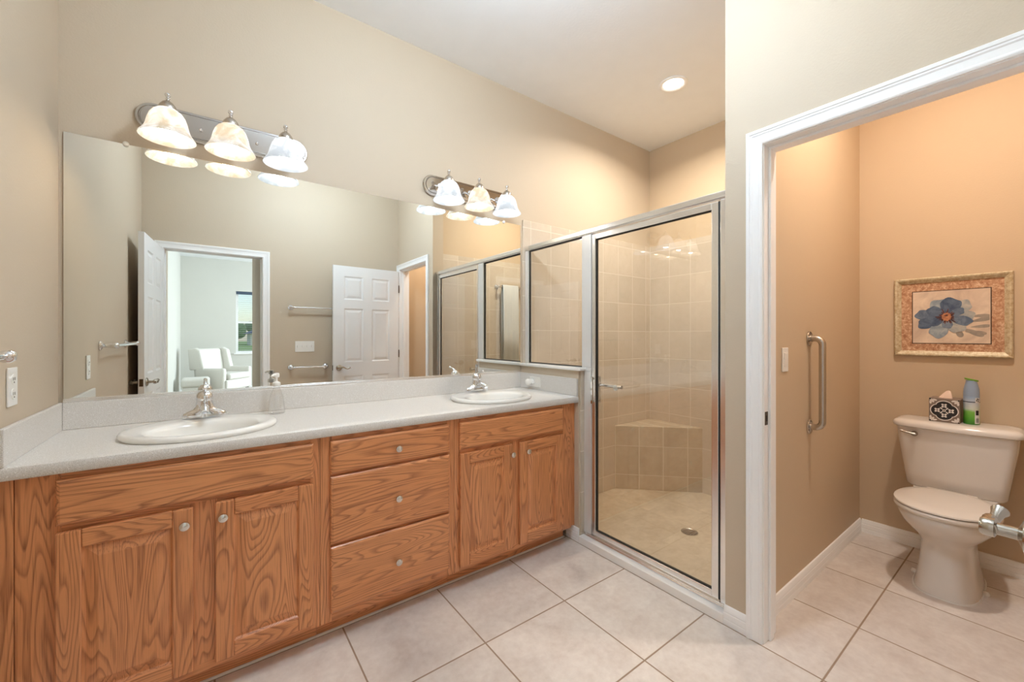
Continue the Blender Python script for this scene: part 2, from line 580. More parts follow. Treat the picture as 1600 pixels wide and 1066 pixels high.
# jambs
b = B().box(XR, 1.98, 0.735, 0.75, 0, ZD + 0.015).box(XR, 1.98, -0.035, -0.02, 0, ZD + 0.015).box(XR, 1.98, -0.02, 0.735, ZD, ZD + 0.015)
b.box(1.90, 1.935, 0.725, 0.735, 0, ZD).box(1.90, 1.935, -0.02, -0.01, 0, ZD).box(1.90, 1.935, -0.01, 0.725, ZD - 0.01, ZD)
jamb = struct('trim_4', b, M['trim'], 'white jamb lining of the toilet room doorway', 'door trim', bevel=0.002)
sp_ = B().box(1.866, 1.893, 0.7335, 0.7352, 0.916, 0.972)
st_ = finish('strike_plate', sp_, M['bronze'], jamb, bevel=0.0008)
finish('latch_hole', B().box(1.873, 1.886, 0.7329, 0.7340, 0.932, 0.956), M['gasket'], st_)
b = B().box(0.43, 0.445, -0.21, YO, 0, ZD + 0.015).box(-0.35, -0.335, -0.21, YO, 0, ZD + 0.015).box(-0.335, 0.43, -0.21, YO, ZD, ZD + 0.015)
b.box(0.42, 0.43, -0.175, -0.14, 0, ZD).box(-0.335, -0.325, -0.175, -0.14, 0, ZD)
struct('trim_5', b, M['trim'], 'white jamb lining of the bedroom doorway', 'door trim', bevel=0.002)

BASE = [(0, 0), (0.013, 0), (0.013, 0.022), (0.011, 0.026), (0.013, 0.030), (0.013, 0.052), (0.0105, 0.056), (0.012, 0.060), (0.010, 0.074), (0.006, 0.083), (0, 0.085)]


def base(name, p0, p1, nx, ny, label):
    b = B()
    b.loft([[(p[0] + nx * t, p[1] + ny * t, z) for t, z in BASE] for p in (p0, p1)])
    return struct(name, b, M['trim'], label, 'baseboard', smooth=25)


base('baseboard_right', (XR, 0.802), (XR, 0.897), -1, 0, 'short white baseboard between shower and toilet doorway')
base('baseboard_partition', (1.982, 0.79), (XB, 0.79), 0, -1, 'white baseboard under the grab bar')
base('baseboard_back', (XB, -0.14), (XB, 0.777), -1, 0, 'white baseboard behind the toilet')
base('baseboard_knee', (XR, 1.795), (XR, 1.90), -1, 0, 'stub of white baseboard at the foot of the half wall')
base('baseboard_entry', (0.497, YO), (1.845, YO), 0, 1, 'white baseboard under the towel bars')
base('baseboard_left', (XL, 0.0), (XL, 1.79), 1, 0, 'white baseboard on the left wall')
base('baseboard_bedroom', (-0.53, -7.0), (4.45, -7.0), 0, 1, 'white baseboard of the far bedroom wall')


# ------------------------------------------------------------------ panelled doors
def six_panel(name, w, h, label, hinge, rz, flip, handle_z):
    """slab local: x 0..w from the hinge, y 0..0.035, z 0.01..h ; faces at y=0 and y=t"""
    t = 0.035
    b = B()
    sx = [0, 0.115, w / 2 - 0.05, w / 2 + 0.05, w - 0.115, w]
    zs = [0.01, 0.235, 0.845, 1.0, 1.60, 1.70, h - 0.115, h]
    for face, y0, s in ((0, 0.0, 1), (1, t, -1)):
        for i in range(5):
            for j in range(7):
                pan = i in (1, 3) and j in (1, 3, 5)
                a0, a1, b0, b1 = sx[i], sx[i + 1], zs[j], zs[j + 1]
                P = lambda a, z, d: (a, y0 + s * d, z)
                if pan:
                    b.nested([(a0, a1, b0, b1, 0), (a0 + .012, a1 - .012, b0 + .012, b1 - .012, .007),
                              (a0 + .02, a1 - .02, b0 + .02, b1 - .02, .007), (a0 + .042, a1 - .042, b0 + .042, b1 - .042, .0015)], P)
                else:
                    b.nested([(a0, a1, b0, b1, 0)], P)
    for x in (0, w):
        b.face([b.bm.verts.new(p) for p in ((x, 0, .01), (x, t, .01), (x, t, h), (x, 0, h))])
    for z in (.01, h):
        b.face([b.bm.verts.new(p) for p in ((0, 0, z), (w, 0, z), (w, t, z), (0, t, z))])
    o = finish(name, b, M['door'], None, weld=True)
    tag(o, label, 'door', None, 'structure')
    o.location = hinge
    o.rotation_euler = (0, 0, rz)
    ORG[o.name] = Vector((0, 0, 0))
    # lever sets on both faces
    xl = w - 0.06
    for y0, s in ((0.0, -1), (t, 1)):
        lv = B()
        lv.lathe([(0.031, 0), (0.033, 0.004), (0.030, 0.009), (0.018, 0.013), (0.011, 0.016), (0.0105, 0.045)], (xl, y0, handle_z), 28, 'Y') if s > 0 else \
            lv.lathe([(0.031, 0), (0.033, -0.004), (0.030, -0.009), (0.018, -0.013), (0.011, -0.016), (0.0105, -0.045)], (xl, y0, handle_z), 28, 'Y')
        hub = [(.0105, .040), (.0165, .043), (.017, .056), (.0135, .061), (.0005, .062)]
        lv.lathe([(r_, s * d_) for r_, d_ in hub], (xl, y0, handle_z), 24, 'Y')
        pts = []
        for k in range(13):
            q = k / 12
            pts.append((xl - 0.004 - 0.105 * q, y0 + s * (0.049 + 0.006 * math.sin(PI * q)), handle_z + 0.009 * math.sin(2 * PI * q * 1.1 + 0.3) - 0.004 * q))
        lv.tube([(xl + 0.012, y0 + s * 0.049, handle_z)] + pts, [0.011, 0.0125] + [0.0115 - 0.005 * math.sin(PI * k / 11) + (0.002 if k > 10 else 0) for k in range(12)], 12)
        finish('door_lever', lv, M['pewter'], o, local=True, smooth=40)
    finish('latch_plate', B().box(w - 0.0005, w + 0.0015, 0.006, 0.029, handle_z - 0.028, handle_z + 0.028), M['bronze'], o, local=True)
    for hz in (0.22, 1.08, 1.86):
        hb = B().lathe([(0.006, -0.045), (0.006, 0.045)], (-0.004, 0.035 if flip else 0.0, hz), 10)
        hb.box(-0.003, 0.001, 0.004, 0.031, hz - 0.045, hz + 0.045)
        finish('hinge', hb, M['bronze'], o, local=True)
    return o


# toilet room door: hinged beside the entry wall, swung nearly flat against it
ang = PI - math.radians(3.2)
six_panel('door_1', 0.755, 2.075, 'white six-panel toilet room door folded back against the entry wall', (XR - 0.02, -0.012, 0), ang, False, 0.94)
# bedroom door: hinged on the left of its opening, swung towards the left wall
six_panel('door_2', 0.755, 2.075, 'white six-panel bedroom door open beside the left wall', (-0.336, YO + 0.018, 0), PI / 2 + math.radians(4.5), True, 0.94)

# ------------------------------------------------------------------ vanity cabinets
YF, YDR = 1.825, 1.806        # face frame, door faces


def knob(parent, x, z):
    k = B().lathe([(0.006, 0), (0.006, -0.010), (0.0135, -0.014), (0.0155, -0.019), (0.0145, -0.025), (0.009, -0.028), (0.0005, -0.0285)], (x, YDR, z), 20, 'Y')
    return finish('knob', k, M['knob'], parent, smooth=50)


def raised_door(cab, x0, x1, z0, z1, kx, kz):
    s = 0.056
    b = B()
    b.box(x0, x0 + s, YDR, YF - 0.0005, z0, z1, 0).box(x1 - s, x1, YDR, YF - 0.0005, z0, z1, 0)
    b.box(x0 + s, x1 - s, YDR + 0.0004, YF - 0.0005, z0, z0 + s, 1).box(x0 + s, x1 - s, YDR + 0.0004, YF - 0.0005, z1 - s, z1, 1)
    d = finish('door', b, [M['oakv'], M['oakh']], cab, bevel=0.004)
    p = B()
    a0, a1, c0, c1 = x0 + s - 0.001, x1 - s + 0.001, z0 + s - 0.001, z1 - s + 0.001
    p.nested([(a0, a1, c0, c1, .004), (a0 + .006, a1 - .006, c0 + .006, c1 - .006, .011), (a0 + .010, a1 - .010, c0 + .010, c1 - .010, .011),
              (a0 + .036, a1 - .036, c0 + .036, c1 - .036, .003), (a0 + .039, a1 - .039, c0 + .039, c1 - .039, .0022)], lambda a, c, dd: (a, YDR + dd, c))
    finish('panel', p, M['oakv'], d)
    knob(d, kx, kz)
    return d


def slab_front(name, cab, x0, x1, z0, z1, k=None):
    b = B()
    P = lambda a, c, dd: (a, YF - 0.0005 - dd, c)
    b.nested([(x0, x1, z0, z1, 0), (x0, x1, z0, z1, .011), (x0 + .004, x1 - .004, z0 + .004, z1 - .004, .0155), (x0 + .011, x1 - .011, z0 + .011, z1 - .011, .0185)], P)
    d = finish(name, b, M['oakh'], cab)
    if k:
        knob(d, *k)
    return d


def cabinet(label, x0, x1, stiles, rails, mull=None, name='vanity_cabinet'):
    t = thing(name, label, 'cabinet', ((x0 + x1) / 2, (YF + YW) / 2, 0), 'oak vanity cabinets under the worktop')
    b = B()
    e = 0.0006
    b.box(x0 + e, x0 + .016, YF + .019, YW - .002, .092, .871).box(x1 - .016, x1 - e, YF + .019, YW - .002, .092, .871)
    b.box(x0 + .016, x1 - .016, YF + .019, YW - .002, .092, .108).box(x0 + .016, x1 - .016, YW - .012, YW - .002, .108, .871)
    finish('carcass', b, M['oakv'], t)
    f = B()
    f.box(x0 + e, stiles[0], YF, YF + .019, .09, .8715, 0).box(stiles[1], x1 - e, YF, YF + .019, .09, .8715, 0)
    for z0, z1 in rails:
        f.box(stiles[0], stiles[1], YF + .0003, YF + .019, z0, z1, 1)
    if mull:
        f.box(mull[0], mull[1], YF + .0002, YF + .019, .12, .70, 0)
    finish('face_frame', f, [M['oakv'], M['oakh']], t, bevel=0.0008)
    k = B().box(x0 + e, x1 - e, 1.899, 1.914, 0, .0915)
    finish('toe_kick', k, M['oakh'], t)
    c = B().tube([(x0 + e, 1.897, .004), (x1 - e, 1.897, .004)], 0.006, 8)
    finish('caulk_bead', c, M['caulk'], t)
    return t


cl = cabinet('oak sink cabinet with two doors at the left end of the vanity', -0.46, 0.366, (-0.366, 0.330), [(.09, .125), (.685, .725), (.84, .8715)], (-0.058, 0.024))
f = B().box(-0.4878, -0.4606, YF - 0.004, YF + .019, 0, .8715)
finish('filler_strip', f, M['oakv'], cl, bevel=0.001)
slab_front('false_drawer', cl, -0.376, 0.340, .712, .852)
raised_door(cl, -0.376, -0.047, .114, .691, -0.070, .638)
raised_door(cl, 0.016, 0.340, .114, .691, 0.038, .638)
cm = cabinet('oak drawer cabinet with three knobbed drawers between the sinks', 0.366, 0.990, (0.412, 0.950), [(.09, .140), (.405, .425), (.695, .715), (.84, .8715)])
slab_front('drawer', cm, 0.404, 0.959, .711, .850, (0.6895, .778))
slab_front('drawer', cm, 0.404, 0.959, .4185, .700, (0.6895, .5515))
slab_front('drawer', cm, 0.404, 0.959, .130, .4065, (0.6895, .2635))
cr = cabinet('oak sink cabinet with two doors beside the shower', 0.990, 1.820, (1.030, 1.730), [(.09, .125), (.685, .725), (.84, .8715)], (1.338, 1.410))
slab_front('false_drawer', cr, 1.018, 1.737, .712, .850)
raised_door(cr, 1.018, 1.346, .114, .691, 1.337, .638)
raised_door(cr, 1.400, 1.737, .114, .691, 1.447, .638)
f = B().box(1.8206, 1.8588, YF + .012, YF + .031, .093, .8715)
finish('filler_strip', f, M['oakv'], cr)

# ------------------------------------------------------------------ worktop with sink cut-outs
ZT = 0.912
SINKS = [(-0.018, 2.062), (1.377, 2.062)]
ct = thing('vanity_worktop', 'long white speckled worktop with raised splash edges and two sink cut-outs', 'worktop', (0.69, 2.09, 0.872))
bt = B()
prof = [(1.800, .880), (1.804, .873), (1.812, .872), (YW - .001, .872), (YW - .001, ZT), (1.810, ZT), (1.803, .909), (1.800, .902)]
bt.loft([[(x, y, z) for y, z in prof] for x in (-0.487, 1.8585)])
top = finish('countertop', bt, M['counter'], ct, smooth=30)
for sx, sy in SINKS:
    cu = B().lathe([(1, .80), (1, 1.0)], (sx, sy, 0), 64, sx=.236, sy=.206)
    c = finish('cutter', cu, M['counter'], ct)
    md = top.modifiers.new('hole', 'BOOLEAN')
    md.operation = 'DIFFERENCE'
    md.object = c
    md.solver = 'EXACT'
bpy.context.view_layer.update()
dg = bpy.context.evaluated_depsgraph_get()
new_me = bpy.data.meshes.new_from_object(top.evaluated_get(dg))
top.modifiers.clear()
top.data = new_me
for c in [o for o in S.objects if o.name.startswith('cutter')]:
    bpy.data.objects.remove(c)
finish('backsplash', B().box(-0.474, 1.845, 2.376, YW - .001, ZT + .0002, 1.0225), M['counter'], ct, bevel=0.003)
finish('side_splash', B().box(-0.487, -0.474, 1.803, YW - .001, ZT + .0002, 1.0225), M['counter'], ct, bevel=0.003)
finish('side_splash', B().box(1.845, 1.8588, 1.803, YW - .001, ZT + .0002, 1.0225), M['counter'], ct, bevel=0.003)


# ------------------------------------------------------------------ sinks
def sink(x, y, label):
    t = thing('sink', label, 'sink', (x, y, ZT), 'oval drop-in sinks')
    rings = []
    pr = [(.250, .219, 0, .9125), (.2555, .2245, 0, .919), (.2555, .2245, 0, .925), (.2515, .2205, 0, .9315), (.243, .212, 0, .9345), (.228, .196, -.004, .9345), (.205, .166, -.024, .932),
          (.190, .147, -.036, .930), (.181, .138, -.036, .925), (.174, .131, -.036, .912), (.163, .121, -.034, .880), (.140, .103, -.030, .840), (.105, .080, -.026, .808), (.060, .050, -.02, .793), (.022, .022, -.018, .789)]
    for a, c, dy, z in pr:
        rings.append([(x + a * math.cos(2 * PI * k / 72), y + dy + c * math.sin(2 * PI * k / 72), z) for k in range(72)])
    b = B().loft(rings, True, False, True)
    finish('basin', b, M['porcelain'], t, smooth=60)
    finish('drain', B().lathe([(.021, .7895), (.021, .7925), (.016, .7935), (.008, .796), (.0005, .797)], (x, y - .018, 0), 24), M['chrome'], t, smooth=40)
    return t


sink(*SINKS[0], 'white oval drop-in sink near the left wall')
sink(*SINKS[1], 'white oval drop-in sink near the shower')


# ------------------------------------------------------------------ faucets
def faucet(x, y, label):
    z = .9352
    t = thing('faucet', label, 'faucet', (x, y, z), 'chrome centreset faucets')

    def stad(hw, hd, zz, n=40, dy=0.0, p=2.6):
        r = []
        for k in range(n):
            a = 2 * PI * k / n
            c, s = math.cos(a), math.sin(a)
            r.append((x + hw * math.copysign(abs(c) ** (2 / p), c), y + dy + hd * math.copysign(abs(s) ** (2 / p), s), zz))
        return r
    b = B().loft([stad(.078, .027, z), stad(.079, .028, z + .013), stad(.075, .027, z + .020), stad(.060, .027, z + .028), stad(.042, .028, z + .036, p=2),
                  stad(.034, .029, z + .047, p=2), stad(.031, .028, z + .062, p=2), stad(.0295, .0285, z + .072, p=2)])
    finish('base', b, M['chrome'], t, smooth=50)
    sp = B()
    pts, rs = [], []
    for k in range(9):
        q = k / 8
        pts.append((x, y - .008 - .105 * q, z + .034 + .020 * math.sin(q * 2.2) - .016 * q * q))
        rs.append(.021 - .008 * q)
    sp.tube(pts, rs, 16)
    sp.lathe([(.011, 0), (.011, -.014)], (x, y - .107, z + .030), 16)
    finish('spout', sp, M['chrome'], t, smooth=50)
    h = B().lathe([(.028, .072), (.0305, .076), (.0305, .086), (.028, .099), (.021, .110), (.010, .116), (.0005, .117)], (x, y, z), 28)
    hd = finish('handle', h, M['chrome'], t, smooth=50)
    lv = B()
    lv.tube([(x, y - .004, z + .108), (x, y - .020, z + .119), (x, y - .040, z + .125), (x, y - .060, z + .128), (x, y - .074, z + .132)], [.010, .0085, .007, .0075, .008], 12)
    lv.ball((x, y - .076, z + .1325), .0082, 12)
    finish('lever', lv, M['chrome'], hd, smooth=50)
    r = B().lathe([(.004, .025), (.004, .058), (.007, .062), (.007, .068), (.0005, .070)], (x, y + .036, z - .02), 12)
    finish('lift_rod', r, M['chrome'], t, smooth=50)
    return t


faucet(-0.018, 2.245, 'chrome single-lever faucet on the left sink')
faucet(1.385, 2.245, 'chrome single-lever faucet on the right sink')

# soap dispenser
t = thing('soap_dispenser', 'clear glass pump soap bottle beside the left sink', 'soap bottle', (0.262, 2.286, ZT))
sx, sy = 0.262, 2.286
finish('bottle', B().lathe([(.033, .0005), (.036, .004), (.036, .012), (.033, .055), (.028, .085), (.021, .108), (.0145, .122), (.0135, .134)], (sx, sy, ZT), 32), M['clear'], t, smooth=40)
finish('collar', B().lathe([(.016, .134), (.017, .137), (.017, .150), (.012, .154), (.005, .158), (.005, .178)], (sx, sy, ZT), 24), M['white_plastic'], t, smooth=40)
pb = B().lathe([(.011, .176), (.013, .180), (.013, .192), (.010, .197), (.0005, .198)], (sx, sy, ZT), 20)
pb.tube([(sx, sy, ZT + .188), (sx - .015, sy - .020, ZT + .190), (sx - .024, sy - .032, ZT + .184)], [.007, .006, .005], 10)
finish('pump_head', pb, M['white_plastic'], t, smooth=40)

# ------------------------------------------------------------------ mirror
t = thing('wall_mirror', 'wide frameless wall mirror above the two-sink vanity', 'mirror', (0.69, 2.392, 1.04))
finish('glass', B().box(-0.473, 1.8535, 2.389, YW - .0008, 1.032, 2.114), M['mirror'], t)
b = B().box(-0.474, 1.8545, 2.381, 2.3885, 1.0228, 1.031).box(-0.474, 1.8545, 2.3835, 2.3885, 1.031, 1.0375)
finish('bottom_channel', b, M['alu'], t, bevel=0.001)
for cx in (-0.289, 1.7015):
    finish('clip', B().lathe([(.011, 0), (.011, -.004), (.008, -.008), (.0005, -.009)], (cx, 2.3888, 2.114), 18, 'Y'), M['white_plastic'], t, smooth=50)


# ------------------------------------------------------------------ vanity lights
def sconce(xs, x0, x1, warm, label):
    y, zc = 2.262, 2.252
    t = thing('vanity_light', label, 'wall light', ((x0 + x1) / 2, YW, zc), 'three-globe vanity lights above the mirror')

    def stadium(r, dx=0.0):
        pts = []
        for k in range(33):
            a = -PI / 2 + PI * k / 32
            pts.append((x1 - .066 + r * math.cos(a), zc + r * math.sin(a)))
        for k in range(33):
            a = PI / 2 + PI * k / 32
            pts.append((x0 + .066 + r * math.cos(a), zc + r * math.sin(a)))
        return pts
    b = B()
    st = [(.066, YW - .0008), (.066, YW - .012), (.062, YW - .018), (.055, YW - .018), (.052, YW - .014), (.050, YW - .014), (.047, YW - .020)]
    b.loft([[(px, yy, pz) for px, pz in stadium(r)] for r, yy in st], True)
    bp = finish('backplate', b, M['plate'], t, smooth=30)
    for k in range(2):
        cx = (xs[k] + xs[k + 1]) / 2
        finish('screw', B().lathe([(.007, 0), (.007, -.006), (.004, -.010), (.0005, -.011)], (cx, YW - .020, zc - .006), 14, 'Y'), M['chrome'], bp, smooth=50)
    for x, w in zip(xs, warm):
        a = B()
        a.lathe([(.024, 0), (.022, -.006), (.010, -.010)], (x, YW - .020, zc), 20, 'Y')
        a.tube([(x, YW - .026, zc), (x, YW - .060, zc + .012), (x, y + .040, zc + .030), (x, y + .012, zc + .026)], .007, 10)
        finish('arm', a, M['chrome'], t, smooth=50)
        cp = B().lathe([(.031, -.006), (.031, .004), (.028, .012), (.019, .024), (.009, .032), (.006, .036)], (x, y, zc + .006), 24)
        c = finish('cap', cp, M['nickel'], t, smooth=50)
        fb = B().lathe([(.0055, .038), (.0055, .041), (.0085, .044), (.0055, .047), (.005, .050), (.0105, .055), (.0115, .060), (.009, .066), (.0005, .070)], (x, y, zc + .004), 16)
        finish('finial', fb, M['chrome'], c, smooth=50)
        pr = [(.027, .002), (.036, -.001), (.050, -.012), (.060, -.028), (.0675, -.050), (.073, -.075), (.079, -.092), (.088, -.106), (.096, -.117), (.0975, -.121),
              (.0955, -.1215), (.086, -.109), (.077, -.095), (.0705, -.076), (.065, -.051), (.0575, -.030), (.048, -.0145), (.035, -.004), (.026, -.001)]
        sh = finish('shade', B().lathe(pr, (x, y, zc), 40, cap=False), M['shade_w' if w else 'shade_c'], t, smooth=60)
        bl = B().lathe([(.013, -.012), (.014, -.030), (.024, -.050), (.030, -.070), (.030, -.085), (.025, -.100), (.014, -.109), (.0005, -.112)], (x, y, zc), 24)
        finish('bulb', bl, M['bulb_w' if w else 'bulb_c'], t, smooth=60)
    return t


sconce((-0.144, 0.077, 0.299), -0.262, 0.417, (True, True, False), 'chrome three-globe vanity light above the left sink, two globes warm')
sconce((1.193, 1.415, 1.637), 1.075, 1.755, (False, True, False), 'chrome three-globe vanity light above the right sink, middle globe warm')

# ------------------------------------------------------------------ outlets, switches
t = thing('outlet', 'white double outlet on the left wall above the splash edge', 'outlet', (XL, 1.906, 1.134))
finish('cover_plate', B().box(XL + .0005, XL + .006, 1.870, 1.942, 1.077, 1.194), M['white_plastic'], t, bevel=0.002)
for z in (1.113, 1.158):
    r = finish('receptacle', B().lathe([(.0165, .006), (.0165, .0078)], (XL, 1.906, z), 24, 'X'), M['white_plastic'], t)
    finish('slot', B().box(XL + .0076, XL + .0084, 1.898, 1.900, z - .003, z + .006).box(XL + .0076, XL + .0084, 1.911, 1.913, z - .003, z + .006).lathe([(.0025, .0076), (.0025, .0084)], (XL, 1.906, z - .009), 10, 'X'), M['slot'], r)

t = thing('outlet', 'white outlet in the splash edge by the right sink', 'outlet', (1.845, 2.205, 0.968))
finish('cover_plate', B().box(1.839, 1.8447, 2.150, 2.262, .932, 1.002), M['white_plastic'], t, bevel=0.002)
finish('receptacle', B().lathe([(.0165, -.006), (.0165, -.0078)], (1.845, 2.183, .967), 24, 'X'), M['white_plastic'], t)
t = thing('night_light', 'white round plug-in unit in the outlet by the right sink', 'night light', (1.838, 2.232, 0.967))
finish('body', B().lathe([(.018, -.0062), (.019, -.012), (.021, -.030), (.0225, -.044), (.020, -.056), (.012, -.063), (.0005, -.065)], (1.845, 2.232, .967), 28, 'X'), M['white_plastic'], t, smooth=50)
finish('neck', B().box(1.812, 1.838, 2.205, 2.226, .955, .977), M['white_plastic'], t, bevel=0.004)

t = thing('light_switch', 'white light switch beside the grab bar in the toilet room', 'switch', (2.222, 0.79, 1.177))
finish('cover_plate', B().box(2.187, 2.257, .7845, .7895, 1.119, 1.234), M['white_plastic'], t, bevel=0.002)
finish('rocker', B().box(2.205, 2.239, .7825, .7847, 1.143, 1.176).box(2.205, 2.239, .7812, .7847, 1.177, 1.210), M['white_plastic'], t, bevel=0.0015)

t = thing('light_switch', 'white four-gang switch plate between the towel bars, seen in the mirror', 'switch', (0.825, YO, 1.178))
finish('cover_plate', B().box(0.730, 0.918, YO + .0005, YO + .006, 1.120, 1.236), M['white_plastic'], t, bevel=0.002)
for k in range(4):
    x = 0.755 + k * 0.0457
    finish('toggle', B().box(x - .005, x + .005, YO + .006, YO + .016, 1.17, 1.192), M['white_plastic'], t, bevel=0.002)


# ------------------------------------------------------------------ towel bars
def towel_bar(a0, a1, z, label, P, group=None):
    """P(along, out, up)"""
    o = P((a0 + a1) / 2, 0, z)
    t = thing('towel_bar', label, 'towel bar', o, group)
    for a in (a0, a1):
        rings = []
        for r, d in ((.026, .0005), (.027, .004), (.022, .009), (.013, .014), (.010, .030), (.013, .050), (.0165, .060), (.0165, .072), (.011, .080), (.0005, .082)):
            rings.append([P(a + r * math.cos(2 * PI * k / 24), d, z + r * math.sin(2 * PI * k / 24)) for k in range(24)])
        finish('post', B().loft(rings), M['chrome'], t, smooth=50)
    finish('rail', B().tube([P(a0, .064, z), P(a1, .064, z)], .0085, 14), M['chrome'], t, smooth=50)
    return t


towel_bar(0.69, 1.13, 1.593, 'upper chrome towel bar on the entry wall, seen in the mirror', lambda a, d, z: (a, YO + d, z), 'towel bars on the entry wall')
towel_bar(0.69, 1.03, 0.958, 'lower chrome towel bar on the entry wall, under the switch plate', lambda a, d, z: (a, YO + d, z), 'towel bars on the entry wall')
towel_bar(0.80, 1.63, 1.237, 'long chrome towel bar on the left wall, seen in the mirror', lambda a, d, z: (XL + d, a, z))

# ------------------------------------------------------------------ shower enclosure
X0, X1 = 1.896, 1.932
XG = 1.914
t = thing('shower_enclosure', 'framed glass shower enclosure with hinged door and fixed side panel', 'shower enclosure', (XG, 1.64, 0.043))
finish('header', B().box(X0 - .004, X1 + .004, 0.897, 2.386, 1.930, 1.960).box(X0, X1, 0.897, 2.386, 1.923, 1.930), M['alu'], t, bevel=0.003)
finish('wall_jamb', B().box(X0, X1, 0.8965, 0.936, .0585, 1.923), M['alu'], t, bevel=0.003)
finish('wall_jamb', B().box(X0, X1, 2.352, 2.386, 1.0925, 1.923), M['alu_white'], t, bevel=0.003)
finish('post', B().box(X0, X1, 1.730, 1.790, .0585, 1.0715).box(X0, X1, 1.730, 1.774, 1.0715, 1.0925).box(X0, X1, 1.730, 1.808, 1.0925, 1.923), M['alu_white'], t, bevel=0.003)
finish('track', B().box(X0 - .012, X1 + .01, 0.897, 1.790, .0435, .050).box(X0 - .004, X1 + .002, 0.897, 1.790, .050, .0585), M['alu'], t, bevel=0.002)
fp = finish('fixed_panel', B().box(XG - .003, XG + .003, 1.806, 2.354, 1.096, 1.926), M['glass'], t)
g = B()
for (y0, y1, z0, z1) in ((1.808, 2.352, 1.0926, 1.099), (1.808, 2.352, 1.916, 1.923), (2.345, 2.352, 1.099, 1.916), (1.808, 1.812, 1.099, 1.916)):
    g.box(XG - .007, XG + .007, y0, y1, z0, z1)
finish('gasket', g, M['gasket'], fp)
df = B()
df.box(X0 + .002, X1 - .002, .945, .978, .064, 1.918).box(X0 + .002, X1 - .002, 1.698, 1.726, .064, 1.918)
df.box(X0 + .0025, X1 - .0025, .978, 1.698, 1.886, 1.918).box(X0 + .0025, X1 - .0025, .978, 1.698, .064, .094)
dr = finish('door', df, M['alu'], t, bevel=0.003)
finish('pane', B().box(XG - .003, XG + .003, .976, 1.700, .092, 1.888), M['glass'], dr)
g = B()
for (y0, y1, z0, z1) in ((.978, 1.698, .094, .098), (.978, 1.698, 1.881, 1.886), (.978, .9815, .098, 1.881), (1.6925, 1.698, .098, 1.881)):
    g.box(XG - .007, XG + .007, y0, y1, z0, z1)
g.box(X0 + .004, X1 - .004, .9365, .9445, .064, 1.918)
finish('gasket', g, M['gasket'], dr)
h = B()
for s, xx in ((-1, X0 + .002), (1, X1 - .002)):
    h.box(min(xx, xx + s * .018), max(xx, xx + s * .018), 1.704, 1.714, 1.022, 1.034).box(min(xx, xx + s * .018), max(xx, xx + s * .018), 1.704, 1.714, .884, .896)
    h.box(xx + s * .018 - .005, xx + s * .018 + .005, 1.700, 1.716, .876, 1.042)
finish('pull_handle', h, M['chrome'], dr, bevel=0.002)
h = B().tube([(1.962, 1.706, .985), (1.962, 1.548, .985)], .011, 16)
h.lathe([(.017, .0032), (.017, .010), (.011, .014), (.010, .052)], (XG, 1.560, .985), 20, 'X')
h.lathe([(.012, .018), (.010, .022), (.010, .052)], (XG, 1.703, .985), 20, 'X')
finish('inner_handle', h, M['chrome'], dr, smooth=40)

# shower details
t = thing('shower_drain', 'round steel drain in the shower floor', 'drain', (2.69, 1.54, ZS))
finish('rim', B().lathe([(.056, .0005), (.056, .003), (.050, .004), (.047, .0015)], (2.69, 1.54, ZS), 40), M['nickel'], t, smooth=40)
g = B()
for k in range(-3, 4):
    w = math.sqrt(max(.0, .044 ** 2 - (k * .012) ** 2))
    g.box(2.69 - w, 2.69 + w, 1.54 + k * .012 - .0035, 1.54 + k * .012 + .0035, ZS + .0016, ZS + .0035)
finish('grate', g, M['nickel'], t)

t = towel_bar(2.66, 2.98, 1.86, 'short bar holding the towel on the right wall of the shower', lambda a, d, z: (a, .895 + d, z))
tb = B()
nu, rows = 26, []
prof = [(.040, -0.85), (.044, -0.5), (.046, -0.2), (.047, -.02), (.0525, .012), (.064, .0165), (.0755, .012), (.080, -.02), (.083, -.2), (.088, -.55), (.090, -.95)]
for d, dz in prof:
    row = []
    for k in range(nu + 1):
        q = k / nu
        a = 2.70 + .22 * q
        wv = .006 * math.sin(q * 19) * min(1, abs(dz) * 4)
        row.append((a, .895 + d + wv, 1.86 + dz))
    rows.append(row)
tb.loft(rows, False, False, False)
tw = finish('towel', tb, M['towel'], None, smooth=60)
sm = tw.modifiers.new('thick', 'SOLIDIFY')
sm.thickness = 0.005
sm.offset = 1.0
tag(tw, 'pale blue-white towel hanging inside the shower, seen in the mirror', 'towel')


# downlights
def can(x, y, label):
    t = thing('downlight', label, 'ceiling light', (x, y, ZC))
    finish('trim_ring', B().lathe([(.096, -.0005), (.096, -.005), (.090, -.009), (.076, -.008), (.070, -.002), (.068, -.0006)], (x, y, ZC), 40, cap=False), M['trim'], t, smooth=50)
    finish('lamp', B().lathe([(.0685, -.0008), (.066, -.002), (.050, -.0065), (.025, -.0095), (.0005, -.0105)], (x, y, ZC), 32), M['can_glow'], t, smooth=50)


can(2.667, 1.65, 'recessed round ceiling light over the shower')
t = thing('added_fill_globe', 'added white globe giving fill light to the bathroom, out of frame', 'ceiling light', (GX, GY, ZC))  # unseen globe, added to brighten the whole bathroom
finish('canopy', B().lathe([(.07, -.0005), (.07, -.012), (.05, -.03), (.012, -.04), (.012, -.13)], (GX, GY, ZC), 28), M['nickel'], t, smooth=40)
finish('globe', B().ball((GX, GY, ZC - .25), .13, 28), M['globe'], t, smooth=80)
can(2.45, 0.25, 'recessed ceiling light of the toilet room, out of frame')

# ------------------------------------------------------------------ toilet
TY = 0.345
toi = thing('toilet', 'bone-coloured two-piece toilet with closed lid', 'toilet', (3.08, TY, 0))


